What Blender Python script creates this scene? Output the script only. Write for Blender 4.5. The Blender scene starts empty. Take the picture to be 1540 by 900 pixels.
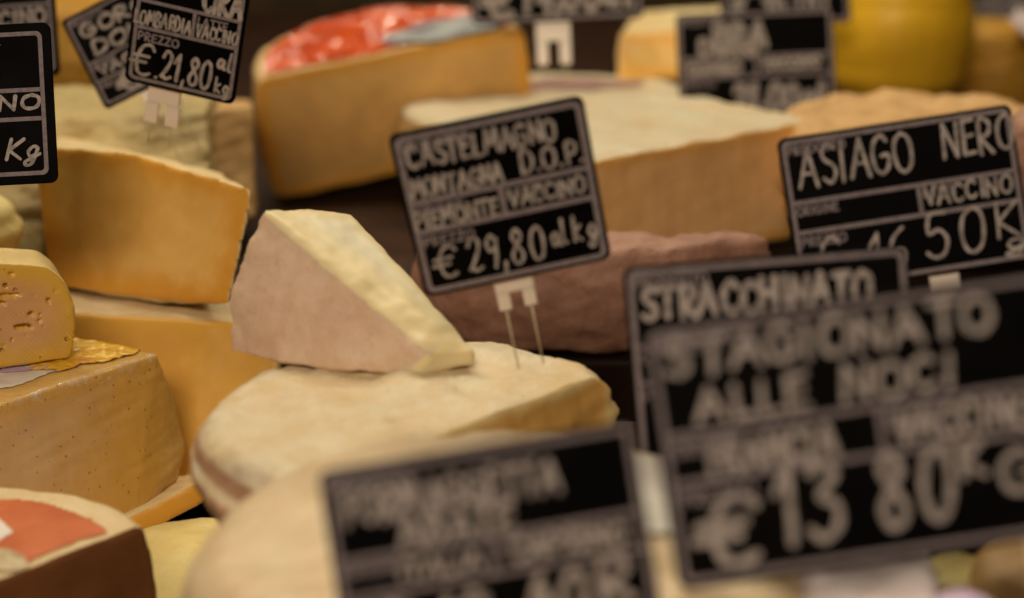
import bpy, bmesh, math, random
import numpy as np
from mathutils import Vector, Matrix
from mathutils.bvhtree import BVHTree

random.seed(11)
R = math.radians
S = bpy.context.scene
COL = S.collection

# ------------------------------------------------------------------ camera
PITCH = R(18.0)
CAM_Z = 1.40
cam_d = bpy.data.cameras.new('camera')
cam = bpy.data.objects.new('camera', cam_d)
COL.objects.link(cam)
cam.location = (0, 0, CAM_Z)
cam.rotation_euler = (R(90) - PITCH, 0, 0)
cam_d.lens = 63.0
cam_d.sensor_width = 36.0
cam_d.clip_start = 0.02
cam_d.clip_end = 60
cam_d.dof.use_dof = True
cam_d.dof.focus_distance = 0.865
cam_d.dof.aperture_fstop = 3.9
S.camera = cam

# ------------------------------------------------------------------ world, lamps, exposure
w = bpy.data.worlds.new('World')
S.world = w
w.use_nodes = True
w.node_tree.nodes['Background'].inputs['Color'].default_value = (1.0, 0.62, 0.36, 1)
w.node_tree.nodes['Background'].inputs['Strength'].default_value = 0.012


def area_light(name, loc, aim, size, power, col):
    l = bpy.data.lights.new(name, 'AREA')
    l.shape = 'RECTANGLE'
    l.size, l.size_y = size
    l.energy = power
    l.color = col
    o = bpy.data.objects.new(name, l)
    COL.objects.link(o)
    o.location = loc
    o.rotation_euler = (Vector(aim) - Vector(loc)).to_track_quat('-Z', 'Y').to_euler()
    return o


# warm strip over the counter, the row of spot bulbs beside it, and the paler light of the market hall behind the viewer
area_light('counter_strip_lamp', (-0.15, 1.38, 2.1), (0.0, 0.85, 1.1), (1.3, 0.2), 12.0, (1.0, 0.86, 0.62))
area_light('hall_lamp', (-0.25, -0.75, 2.25), (0.0, 0.9, 1.1), (0.7, 0.4), 22.5, (1.0, 0.80, 0.60))
for i, x in enumerate((-0.75, -0.45, -0.12, 0.2, 0.55)):
    l = bpy.data.lights.new('spot_bulb', 'POINT')
    l.energy = 1.2
    l.color = (1.0, 0.86, 0.62)
    l.shadow_soft_size = 0.022
    o = bpy.data.objects.new('spot_bulb', l)
    COL.objects.link(o)
    o.location = (x, 1.55, 1.98)
for i, x in enumerate((-0.62, -0.36, -0.14, 0.1, 0.38, 0.62)):
    l = bpy.data.lights.new('rear_bulb', 'POINT')
    l.energy = 1.0
    l.color = (1.0, 0.86, 0.62)
    l.shadow_soft_size = 0.02
    o = bpy.data.objects.new('rear_bulb', l)
    COL.objects.link(o)
    o.location = (x, 2.0, 1.68)

vs = S.view_settings
vs.view_transform = 'Standard'
vs.look = 'None'
vs.exposure = -0.1
vs.gamma = 1.0
S.cycles.use_denoising = True
S.cycles.max_bounces = 6
S.cycles.sample_clamp_indirect = 4.0

# ------------------------------------------------------------------ placing helpers
FPX = 1540 * 63.0 / 36.0
FW = Vector((0, math.cos(PITCH), -math.sin(PITCH)))
UP = Vector((0, math.sin(PITCH), math.cos(PITCH)))
RT = Vector((1, 0, 0))
EYE = Vector((0, 0, CAM_Z))


def P(x, y, d):
    """World point d metres deep in the view."""
    return EYE + FW * d + RT * ((x - 770) / FPX * d) + UP * ((450 - y) / FPX * d)


def ray_plane(x, y, p, n):
    dv = FW + RT * ((x - 770) / FPX) + UP * ((450 - y) / FPX)
    t = (Vector(p) - EYE).dot(n) / dv.dot(n)
    return EYE + dv * t


def on_level(x, y, z):
    return ray_plane(x, y, Vector((0, 0, z)), Vector((0, 0, 1)))


def tag(o, label=None, cat=None, group=None, kind=None):
    if label: o['label'] = label
    if cat: o['category'] = cat
    if group: o['group'] = group
    if kind: o['kind'] = kind
    return o


def empty(name, loc, label, cat, group=None):
    o = bpy.data.objects.new(name, None)
    COL.objects.link(o)
    o.location = loc
    o.empty_display_size = 0.03
    return tag(o, label, cat, group)


def link(name, me, mat, parent=None, loc=None):
    o = bpy.data.objects.new(name, me)
    COL.objects.link(o)
    if mat and not me.materials:
        me.materials.append(mat)
    if parent: o.parent = parent
    if loc is not None: o.location = loc
    return o


# ------------------------------------------------------------------ materials
class NT:
    def __init__(s, name):
        s.m = bpy.data.materials.new(name)
        s.m.use_nodes = True
        s.t = s.m.node_tree
        s.b = s.t.nodes['Principled BSDF']
        s.co = s.n('ShaderNodeTexCoord').outputs['Object']

    def n(s, typ, **kw):
        nd = s.t.nodes.new(typ)
        for k, v in kw.items(): setattr(nd, k, v)
        return nd

    def l(s, a, b): s.t.links.new(a, b)

    def noise(s, scale, detail=4, rough=.55, vec=None, dist=0.0):
        nd = s.n('ShaderNodeTexNoise')
        nd.inputs['Scale'].default_value = scale
        nd.inputs['Detail'].default_value = detail
        nd.inputs['Roughness'].default_value = rough
        nd.inputs['Distortion'].default_value = dist
        s.l(vec or s.co, nd.inputs['Vector'])
        return nd.outputs['Fac']

    def mapping(s, scale=(1, 1, 1), rot=(0, 0, 0)):
        nd = s.n('ShaderNodeMapping')
        nd.inputs['Scale'].default_value = scale
        nd.inputs['Rotation'].default_value = rot
        s.l(s.co, nd.inputs['Vector'])
        return nd.outputs['Vector']

    def voronoi(s, scale, feature='F1', vec=None, rnd=1.0):
        nd = s.n('ShaderNodeTexVoronoi', feature=feature)
        nd.inputs['Scale'].default_value = scale
        nd.inputs['Randomness'].default_value = rnd
        s.l(vec or s.co, nd.inputs['Vector'])
        return nd

    def rng(s, v, a, b, c=0.0, d=1.0, smooth=True):
        nd = s.n('ShaderNodeMapRange', interpolation_type='SMOOTHSTEP' if smooth else 'LINEAR')
        for k, x in zip(('From Min', 'From Max', 'To Min', 'To Max'), (a, b, c, d)):
            nd.inputs[k].default_value = x
        s.l(v, nd.inputs['Value'])
        return nd.outputs['Result']

    def math(s, op, a, b=None):
        nd = s.n('ShaderNodeMath', operation=op)
        for i, v in enumerate((a, b)):
            if v is None: continue
            if isinstance(v, (int, float)): nd.inputs[i].default_value = v
            else: s.l(v, nd.inputs[i])
        return nd.outputs[0]

    def mix(s, f, a, b, mode='MIX'):
        nd = s.n('ShaderNodeMix', data_type='RGBA', blend_type=mode)
        if isinstance(f, (int, float)): nd.inputs['Factor'].default_value = f
        else: s.l(f, nd.inputs['Factor'])
        for k, v in ((6, a), (7, b)):
            if isinstance(v, tuple): nd.inputs[k].default_value = (*v[:3], 1)
            else: s.l(v, nd.inputs[k])
        return nd.outputs[2]

    def attr(s, name):
        return s.n('ShaderNodeAttribute', attribute_name=name).outputs['Fac']

    def bump(s, h, strength, dist, prev=None):
        nd = s.n('ShaderNodeBump')
        nd.inputs['Strength'].default_value = strength
        nd.inputs['Distance'].default_value = dist
        s.l(h, nd.inputs['Height'])
        if prev: s.l(prev, nd.inputs['Normal'])
        return nd.outputs['Normal']

    def out(s, col, rough=.5, normal=None, spec=.5, sss=0.0, srad=(1, .5, .22), sscale=.006, coat=0.0):
        b = s.b
        if isinstance(col, tuple): b.inputs['Base Color'].default_value = (*col[:3], 1)
        else: s.l(col, b.inputs['Base Color'])
        if isinstance(rough, (int, float)): b.inputs['Roughness'].default_value = rough
        else: s.l(rough, b.inputs['Roughness'])
        b.inputs['Specular IOR Level'].default_value = spec
        if sss:
            b.inputs['Subsurface Weight'].default_value = sss
            b.inputs['Subsurface Radius'].default_value = srad
            b.inputs['Subsurface Scale'].default_value = sscale
        if coat:
            b.inputs['Coat Weight'].default_value = coat
            b.inputs['Coat Roughness'].default_value = .07
        if normal is not None: s.l(normal, b.inputs['Normal'])
        return s.m


def cheese_mat(name, rind, paste, rim, rimw=.008, rind2=None, paste2=None, pits=0.0, pit_scale=170, crust=.0006,
               rough_cut=.42, rough_rind=.5, sss=.25, film=0.0, spec=.35, streak=False, rind_bump=.5, vary=.5, side=None, grit=.00025, low=22, lines=False):
    """One material for a whole cheese: the mesh attributes 'cut' (1 on knife cuts) and 'rim' (metres below the rind)
    choose between rind, the darker paste just under it and the inner paste."""
    t = NT(name)
    cut = t.rng(t.attr('cut'), .3, .7)
    rindist = t.attr('rim')
    big = t.noise(low, 4, .6)
    mid = t.noise(75, 5, .65)
    fine = t.noise(420, 4, .6)
    rind2 = rind2 or tuple(c * .7 for c in rind)
    paste2 = paste2 or tuple(c * .86 for c in paste)
    rc = t.mix(t.rng(t.math('ADD', t.math('MULTIPLY', big, .6), t.math('MULTIPLY', mid, .5)), .55 - .3 * vary, .55 + .3 * vary), rind2, rind)
    rc = t.mix(t.rng(fine, .52, .75, 0, .35), rc, tuple(c * .75 for c in rind2))
    if side:
        sd = t.math('ADD', t.attr('side'), t.math('MULTIPLY', t.math('SUBTRACT', mid, .5), .4))
        rc = t.mix(t.rng(sd, .42, .8), rc, t.mix(t.rng(big, .4, .65), side, tuple(c * .75 for c in side)))
    pc = t.mix(t.rng(big, .32, .68), paste2, paste)
    pc = t.mix(t.rng(mid, .45, .75, 0, .3), pc, tuple(min(1, c * 1.12) for c in paste))
    wob = t.math('ADD', rindist, t.math('MULTIPLY', t.math('SUBTRACT', mid, .5), rimw * 1.1))
    pc = t.mix(t.rng(wob, 0.0006, rimw), rim, pc)
    n = None
    if pits:
        v = t.voronoi(pit_scale, 'F1')
        sel = t.n('ShaderNodeSeparateColor')
        t.l(v.outputs['Color'], sel.inputs[0])
        keep = t.rng(sel.outputs[0], 1 - pits, 1 - pits + .02)
        size = t.rng(sel.outputs[1], 0, 1, .10, .34, smooth=False)
        hole = t.math('MULTIPLY', keep, t.math('SUBTRACT', 1.0, t.rng(t.math('DIVIDE', v.outputs['Distance'], size), .55, 1.0)))
        hole = t.math('MULTIPLY', hole, cut)
        n = t.bump(t.math('SUBTRACT', 1.0, hole), 1.0, .0016)
        pc = t.mix(t.math('MULTIPLY', hole, .4), pc, tuple(c * .6 for c in rim))
    col = t.mix(cut, rc, pc)
    # knife drag and grain on the cut, crust on the rind
    grain = t.math('ADD', t.math('MULTIPLY', mid, .6), t.math('MULTIPLY', fine, .4))
    if streak:
        wv = t.noise(1.0, 3, .6, t.mapping((60, 60, 900), (R(8), R(35), 0)))
        grain = t.math('ADD', t.math('MULTIPLY', grain, .6), t.math('MULTIPLY', wv, .5))
    n = t.bump(grain, .3, grit, n)
    if lines:
        wv = t.n('ShaderNodeTexWave', bands_direction='X')
        wv.inputs['Scale'].default_value = 190
        wv.inputs['Distortion'].default_value = 2.5
        wv.inputs['Detail'].default_value = 2
        wv.inputs['Detail Scale'].default_value = .6
        t.l(t.mapping((1, 1, 1), (0, R(38), 0)), wv.inputs['Vector'])
        msk = t.rng(t.noise(30, 2), .5, .68)
        n = t.bump(t.math('MULTIPLY', wv.outputs['Fac'], msk), .55, .0007, n)
    rb = t.bump(t.math('ADD', mid, t.math('MULTIPLY', fine, .5)), rind_bump, crust * 2.2, None)
    nm = t.n('ShaderNodeMix', data_type='VECTOR')
    t.l(cut, nm.inputs['Factor']); t.l(rb, nm.inputs[4]); t.l(n, nm.inputs[5])
    ro = t.n('ShaderNodeMix', data_type='FLOAT')
    t.l(cut, ro.inputs['Factor']); ro.inputs[2].default_value = rough_rind; ro.inputs[3].default_value = rough_cut
    return t.out(col, ro.outputs[0], nm.outputs[1], spec, sss, coat=film)


def plain_mat(name, col, rough=.5, spec=.4, col2=None, scale=60, bump=.0, bscale=200, sss=0, coat=0):
    t = NT(name)
    c = col
    if col2: c = t.mix(t.rng(t.noise(scale, 5), .38, .64), col, col2)
    n = t.bump(t.noise(bscale, 4), .6, bump) if bump else None
    return t.out(c, rough, n, spec, sss, coat=coat)


# ------------------------------------------------------------------ noise on numpy points
_rs = np.random.RandomState(5)
_dirs = _rs.normal(size=(24, 3)); _dirs /= np.linalg.norm(_dirs, axis=1)[:, None]
_ph = _rs.uniform(0, 6.28, 24)


def lump(v, wl, seed=0, octaves=3):
    """smooth wobble of about unit size with wavelength wl metres"""
    out = np.zeros(len(v)); amp = 1.0
    for o in range(octaves):
        for k in range(6):
            j = (o * 6 + k + seed * 5) % 24
            out += amp * np.sin((v @ _dirs[j]) * 6.283 / wl * (1 + .13 * k) + _ph[(j + seed) % 24])
        wl *= .5; amp *= .5
    return out / 4.0


# ------------------------------------------------------------------ solid cheeses
def remeshed(bm, voxel, smooth):
    me = bpy.data.meshes.new('tmp')
    bm.to_mesh(me); bm.free()
    o = bpy.data.objects.new('tmp', me)
    COL.objects.link(o)
    m = o.modifiers.new('r', 'REMESH'); m.mode = 'VOXEL'; m.voxel_size = voxel
    s = o.modifiers.new('s', 'SMOOTH'); s.factor = .5; s.iterations = smooth
    dg = bpy.context.evaluated_depsgraph_get()
    ev = o.evaluated_get(dg)
    em = ev.to_mesh()
    nv, nf = len(em.vertices), len(em.polygons)
    v = np.empty(nv * 3, 'f4'); em.vertices.foreach_get('co', v)
    nr = np.empty(nv * 3, 'f4'); em.vertices.foreach_get('normal', nr)
    lt = np.empty(nf, 'i4'); em.polygons.foreach_get('loop_total', lt)
    ls = np.empty(nf, 'i4'); em.polygons.foreach_get('loop_start', ls)
    lv = np.empty(len(em.loops), 'i4'); em.loops.foreach_get('vertex_index', lv)
    ev.to_mesh_clear()
    bpy.data.objects.remove(o); bpy.data.meshes.remove(me)
    assert (lt == 4).all()
    return v.reshape(-1, 3).astype('f8'), nr.reshape(-1, 3).astype('f8'), lv.reshape(-1, 4)[np.argsort(ls)]


def sub_mesh(name, v, f, attrs, mat):
    used, inv = np.unique(f.ravel(), return_inverse=True)
    me = bpy.data.meshes.new(name)
    me.from_pydata(v[used].tolist(), [], inv.reshape(-1, 4).tolist())
    for k, a in attrs.items():
        at = me.attributes.new(k, 'FLOAT', 'POINT')
        at.data.foreach_set('value', a[used].astype('f4'))
    me.polygons.foreach_set('use_smooth', [True] * len(me.polygons))
    me.materials.append(mat)
    return me


def ellipse_pits(v, eyes, n, plane_p):
    """push the cut face in at the cheese's eyes: (point, half length, half height, slant, depth)"""
    n = np.array(n); up = np.array((0, 0, 1.0)); up -= n * (up @ n); up /= np.linalg.norm(up); rt = np.cross(up, n)
    off = np.zeros(len(v))
    for (c, a, b, ang, dp) in eyes:
        q = v - np.array(c)
        x, y = q @ rt, q @ up
        ca, sa = math.cos(ang), math.sin(ang)
        e = ((x * ca + y * sa) / a) ** 2 + ((-x * sa + y * ca) / b) ** 2
        e = e * (1 + .35 * lump(v, .006, 3, 1))
        near = np.abs(q @ n) < .006
        off += np.where(near & (e < 1), dp * np.sqrt(np.clip(1 - e, 0, 1)), 0)
    return v - off[:, None] * n


def build_solid(name, bm, loc, rim_fn, cuts, mat, label, cat, group, voxel, smooth, lumps, eyes=None, rot=None, rag=0.0):
    """cuts: list of (point, outward normal) in local space; gives an Empty with the parts rind and cut_face, or one mesh"""
    v, nr, f = remeshed(bm, voxel, smooth)
    cut = np.zeros(len(v)); rim = np.maximum(rim_fn(v), 0)
    for p, n in cuts:
        dist = np.abs((v - np.array(p)) @ np.array(n))
        edge = voxel * 1.3 + rag * np.clip(lump(v, .012, 2), -1, 1)
        cut = np.maximum(cut, np.clip((voxel * 2.6 + edge - dist) / (voxel * 2.6), 0, 1) * np.clip(((nr @ np.array(n)) - .35) / .4, 0, 1))
    if eyes:
        v0 = v
        v = ellipse_pits(v, eyes, cuts[0][1], cuts[0][0])
        rim = rim * np.clip(1 - np.linalg.norm(v - v0, axis=1) / .0008, 0, 1)
    for (wl, amp, sd, on_cut) in lumps:
        a = amp * lump(v, wl, sd) * (1 - cut * (1 - on_cut))
        v = v + nr * a[:, None]
    attrs = {'cut': cut, 'rim': rim, 'side': np.clip((.75 - nr[:, 2]) / .5, 0, 1)}
    if cuts:
        o = empty(name, loc, label, cat, group)
        fc = cut[f].mean(axis=1) > .5
        link('rind', sub_mesh(name + '_rind', v, f[~fc], attrs, mat), None, o)
        if fc.any(): link('cut_face', sub_mesh(name + '_cut', v, f[fc], attrs, mat), None, o)
    else:
        o = link(name, sub_mesh(name, v, f, attrs, mat), None, None, loc)
        tag(o, label, cat, group)
    if rot: o.rotation_euler = rot
    o_bvh[o.name] = BVHTree.FromPolygons([tuple(q) for q in v], f.tolist())
    return o


o_bvh = {}


def wheel(name, top, rad, h, mat, label, cat='cheese', group=None, cuts=(), rt=.012, rb=.012, bulge=.004, dome=0.0, voxel=.002,
          smooth=4, lumps=((.06, .0012, 1, .5), (.018, .0004, 4, .25)), rot=None, eyes=None, rag=0.0, local_cuts=()):
    """a round cheese whose top centre is at world point top; cuts are (A, B) world points of a vertical knife cut, the
    viewer's side taken off"""
    loc = Vector((top.x, top.y, top.z - h))
    prof = []
    nA = 8
    for i in range(nA + 1):
        a = math.pi / 2 * i / nA
        prof.append((rad - rt + rt * math.sin(a), h - rt + rt * math.cos(a)))
    for i in range(1, 5):
        tt = i / 5
        z = (h - rt) * (1 - tt) + rb * tt
        prof.append((rad + bulge * math.sin(math.pi * tt), z))
    for i in range(nA + 1):
        a = math.pi / 2 * i / nA
        prof.append((rad - rb + rb * math.cos(a), rb - rb * math.sin(a)))
    bm = bmesh.new()
    N = 96
    rings = []
    for (r_, z_) in prof:
        zz = z_ - (dome * (r_ / rad) ** 2 if z_ > h * .5 else 0)
        rings.append([bm.verts.new((r_ * math.cos(6.28318 * k / N), r_ * math.sin(6.28318 * k / N), zz)) for k in range(N)])
    for a, b in zip(rings, rings[1:]):
        for k in range(N):
            bm.faces.new((a[k], b[k], b[(k + 1) % N], a[(k + 1) % N]))
    ct = bm.verts.new((0, 0, h)); cb = bm.verts.new((0, 0, 0))
    for k in range(N):
        bm.faces.new((ct, rings[0][k], rings[0][(k + 1) % N]))
        bm.faces.new((cb, rings[-1][(k + 1) % N], rings[-1][k]))
    bmesh.ops.recalc_face_normals(bm, faces=bm.faces)
    pl = []
    for A, B in cuts:
        d = Vector((B.x - A.x, B.y - A.y, 0)).normalized()
        n = Vector((d.y, -d.x, 0))
        if n.y > 0: n = -n
        pl.append((Vector((A.x, A.y, loc.z)) - loc, n))
    pl += [(Vector(p), Vector(n)) for p, n in local_cuts]
    for p, n in pl:
        g = bmesh.ops.bisect_plane(bm, geom=bm.verts[:] + bm.edges[:] + bm.faces[:], plane_co=p, plane_no=n, clear_outer=True)
        ed = [e for e in g['geom_cut'] if isinstance(e, bmesh.types.BMEdge)]
        bmesh.ops.edgeloop_fill(bm, edges=ed)

    def rim_fn(v):
        r_ = np.hypot(v[:, 0], v[:, 1])
        return np.minimum(np.minimum(rad - r_, h - dome * (r_ / rad) ** 2 - v[:, 2]), v[:, 2])
    return build_solid(name, bm, loc, rim_fn, [(tuple(p), tuple(n)) for p, n in pl], mat, label, cat, group, voxel, smooth, lumps, eyes, rot, rag)


def hull(name, pts, mat, label, cat='cheese', group=None, cut_ids=(), voxel=.002, smooth=4,
         lumps=((.06, .0009, 1, .5), (.016, .0003, 4, .25)), eyes=None, rag=0.0, tol=.995):
    """a cheese piece: the convex hull of its corner points; cut_ids are triples of corners that lie on a knife cut"""
    c = sum(pts, Vector()) / len(pts)
    loc = Vector((c.x, c.y, min(p.z for p in pts)))
    lp = [p - loc for p in pts]
    bm = bmesh.new()
    for p in lp: bm.verts.new(p)
    g = bmesh.ops.convex_hull(bm, input=bm.verts)
    bmesh.ops.delete(bm, geom=list({x for x in g['geom_interior'] + g['geom_unused'] if isinstance(x, bmesh.types.BMVert)}), context='VERTS')
    bmesh.ops.recalc_face_normals(bm, faces=bm.faces)
    planes = [(fc.calc_center_median().copy(), fc.normal.copy()) for fc in bm.faces]
    mid = c - loc
    cuts = []
    for ids in cut_ids:
        a, b, d = (lp[i] for i in ids)
        n = (b - a).cross(d - a).normalized()
        if n.dot(a - mid) < 0: n = -n
        cuts.append((a, n))
    outer = [(p, n) for p, n in planes if all(n.dot(q) < tol for _, q in cuts)]

    def rim_fn(v):
        r_ = np.full(len(v), 1.0)
        for p, n in outer: r_ = np.minimum(r_, -((v - np.array(p)) @ np.array(n)))
        return r_
    ey = [(tuple(Vector(e[0]) - loc),) + tuple(e[1:]) for e in eyes] if eyes else None
    return build_solid(name, bm, loc, rim_fn, [(tuple(p), tuple(n)) for p, n in cuts], mat, label, cat, group, voxel, smooth, lumps, ey, None, rag)


def drape(o, name, outline, mat, lift=.0005, step=.002, wave=.0, seed=0, thick=.00025):
    """a paper label, film or painted patch lying on top of a cheese: grid points inside the outline (local x, y) dropped on the rind"""
    bvh = o_bvh[o.name]
    xs = [p[0] for p in outline]; ys = [p[1] for p in outline]

    def inside(x, y):
        r_ = False; j = len(outline) - 1
        for i in range(len(outline)):
            xi, yi = outline[i]; xj, yj = outline[j]
            if (yi > y) != (yj > y) and x < (xj - xi) * (y - yi) / (yj - yi) + xi: r_ = not r_
            j = i
        return r_
    nx = int((max(xs) - min(xs)) / step) + 1; ny = int((max(ys) - min(ys)) / step) + 1
    idx = {}; v = []
    for i in range(nx + 1):
        for j in range(ny + 1):
            x = min(xs) + i * step; y = min(ys) + j * step
            if not inside(x, y): continue
            hit = bvh.ray_cast(Vector((x, y, .5)), Vector((0, 0, -1)))
            if hit[0] is None or hit[1].z < .3: continue
            idx[(i, j)] = len(v)
            v.append((x, y, hit[0].z))
    v = np.array(v)
    z = lift + (wave * (np.abs(lump(v, .012, seed)) + .5 * np.abs(lump(v, .005, seed + 1))) if wave else 0)
    v[:, 2] += z
    f = [(idx[(i, j)], idx[(i + 1, j)], idx[(i + 1, j + 1)], idx[(i, j + 1)]) for (i, j) in idx
         if (i + 1, j) in idx and (i + 1, j + 1) in idx and (i, j + 1) in idx]
    me = bpy.data.meshes.new(name)
    me.from_pydata(v.tolist(), [], f)
    me.polygons.foreach_set('use_smooth', [True] * len(f))
    return link(name, me, mat, o)


def disc_outline(rad, cuts=(), cx=0, cy=0, n=72):
    pts = [(cx + rad * math.cos(6.28318 * k / n), cy + rad * math.sin(6.28318 * k / n)) for k in range(n)]
    for (p, q) in cuts:                                    # keep the side (x-p).q < 0
        out = []
        for a, b in zip(pts, pts[1:] + pts[:1]):
            da = (a[0] - p[0]) * q[0] + (a[1] - p[1]) * q[1]; db = (b[0] - p[0]) * q[0] + (b[1] - p[1]) * q[1]
            if da < 0: out.append(a)
            if (da < 0) != (db < 0):
                t_ = da / (da - db); out.append((a[0] + (b[0] - a[0]) * t_, a[1] + (b[1] - a[1]) * t_))
        pts = out
    return pts


# ------------------------------------------------------------------ hand lettering: one polyline per pen stroke, unit height
GL = {
    'A': (.8, [[(0, 0), (.38, 1), (.76, 0)], [(.14, .36), (.64, .36)]]),
    'B': (.66, [[(.05, 0), (.05, 1), (.45, .96), (.52, .74), (.1, .53), (.55, .42), (.6, .15), (.3, 0), (.05, .02)]]),
    'C': (.68, [[(.62, .82), (.42, 1), (.14, .84), (.03, .5), (.14, .14), (.42, 0), (.64, .16)]]),
    'D': (.7, [[(.05, 0), (.05, 1), (.42, .93), (.66, .6), (.6, .22), (.32, .02), (.05, 0)]]),
    'E': (.56, [[(.54, 1), (.05, .98), (.05, 0), (.56, .02)], [(.05, .52), (.46, .54)]]),
    'F': (.56, [[(.56, 1), (.06, .97), (.06, -.04)], [(.06, .52), (.46, .54)]]),
    'G': (.74, [[(.64, .84), (.42, 1), (.13, .84), (.03, .5), (.14, .12), (.42, 0), (.66, .16), (.68, .46), (.4, .46)]]),
    'H': (.7, [[(.05, 0), (.05, 1)], [(.64, 0), (.64, 1)], [(.05, .5), (.64, .52)]]),
    'I': (.22, [[(.11, 0), (.11, 1)]]),
    'K': (.64, [[(.06, 0), (.06, 1)], [(.58, .98), (.08, .46), (.62, 0)]]),
    'L': (.54, [[(.06, 1), (.05, .02), (.52, .03)]]),
    'M': (.9, [[(.02, 0), (.14, 1), (.44, .32), (.74, 1), (.88, 0)]]),
    'N': (.74, [[(.05, 0), (.06, 1), (.66, .02), (.68, 1)]]),
    'O': (.78, [[(.4, 1), (.12, .84), (.03, .48), (.14, .12), (.4, 0), (.66, .14), (.75, .5), (.66, .86), (.38, 1.0)]]),
    'P': (.6, [[(.05, 0), (.05, 1), (.45, .96), (.56, .74), (.42, .5), (.06, .46)]]),
    'R': (.64, [[(.05, 0), (.05, 1), (.46, .95), (.53, .74), (.36, .53), (.08, .5), (.6, 0)]]),
    'S': (.6, [[(.55, .86), (.32, 1), (.08, .82), (.14, .6), (.48, .42), (.55, .2), (.32, 0), (.03, .13)]]),
    'T': (.68, [[(.0, .98), (.68, 1)], [(.34, .98), (.33, 0)]]),
    'U': (.7, [[(.05, 1), (.06, .3), (.2, .02), (.48, .02), (.62, .3), (.64, 1)]]),
    'V': (.7, [[(.02, 1), (.34, 0), (.68, 1)]]),
    'Z': (.6, [[(.04, .98), (.56, 1), (.03, .02), (.6, .03)]]),
    '0': (.6, [[(.32, 1), (.1, .82), (.03, .45), (.12, .1), (.3, 0), (.5, .14), (.57, .52), (.5, .88), (.3, 1)]]),
    '1': (.36, [[(.0, .66), (.26, 1), (.22, 0)]]),
    '2': (.6, [[(.06, .76), (.22, .98), (.46, .94), (.52, .7), (.3, .32), (.04, .04), (.16, .1), (.34, .0), (.58, .08)]]),
    '3': (.56, [[(.06, .86), (.28, 1), (.48, .82), (.22, .56), (.5, .42), (.5, .14), (.26, -.02), (.02, .12)]]),
    '4': (.6, [[(.34, 1), (.04, .36), (.58, .38)], [(.42, .66), (.4, -.02)]]),
    '5': (.56, [[(.52, 1), (.14, .98), (.08, .56), (.34, .62), (.52, .38), (.42, .06), (.18, 0), (.02, .12)]]),
    '6': (.56, [[(.46, .96), (.16, .72), (.04, .3), (.2, .01), (.46, .08), (.5, .36), (.3, .5), (.08, .34)]]),
    '8': (.56, [[(.44, .82), (.26, 1), (.08, .8), (.24, .56), (.48, .28), (.4, .03), (.16, .02), (.04, .24), (.22, .52), (.44, .74), (.42, .86)]]),
    '9': (.54, [[(.46, .76), (.26, .98), (.06, .76), (.2, .5), (.44, .64), (.48, .9), (.44, .4), (.36, 0)]]),
    '€': (.76, [[(.72, .84), (.56, 1), (.3, .9), (.18, .5), (.28, .1), (.5, 0), (.7, .08)], [(.0, .6), (.58, .62)], [(-.04, .4), (.5, .42)]]),
    ',': (.22, [[(.12, .12), (.06, -.18)]]),
    '.': (.2, [[(.08, .02), (.12, .05)]]),
    ' ': (.4, []),
    'a': (.5, [[(.4, .5), (.2, .56), (.05, .34), (.12, .06), (.3, .1), (.42, .5), (.42, .1), (.52, .0)]]),
    'l': (.26, [[(.1, 1), (.08, .12), (.24, .0)]]),
    'k': (.5, [[(.08, 1), (.06, 0)], [(.42, .6), (.1, .3), (.46, 0)]]),
    'g': (.5, [[(.4, .5), (.2, .56), (.06, .32), (.2, .08), (.38, .2), (.42, .5), (.36, -.2), (.16, -.34), (.04, -.18), (.3, 0), (.56, .2)]]),
}
SHARP = set('AEFHIKLMNTVZ14')


def catmull(pts, sub=5):
    if len(pts) < 3: return pts
    q = [pts[0]] + list(pts) + [pts[-1]]
    out = []
    for i in range(1, len(q) - 2):
        p0, p1, p2, p3 = map(np.array, q[i - 1:i + 3])
        for s_ in range(sub):
            t_ = s_ / sub
            out.append(tuple(.5 * ((2 * p1) + (-p0 + p2) * t_ + (2 * p0 - 5 * p1 + 4 * p2 - p3) * t_ ** 2 + (-p0 + 3 * p1 - 3 * p2 + p3) * t_ ** 3)))
    return out + [tuple(pts[-1])]


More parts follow.
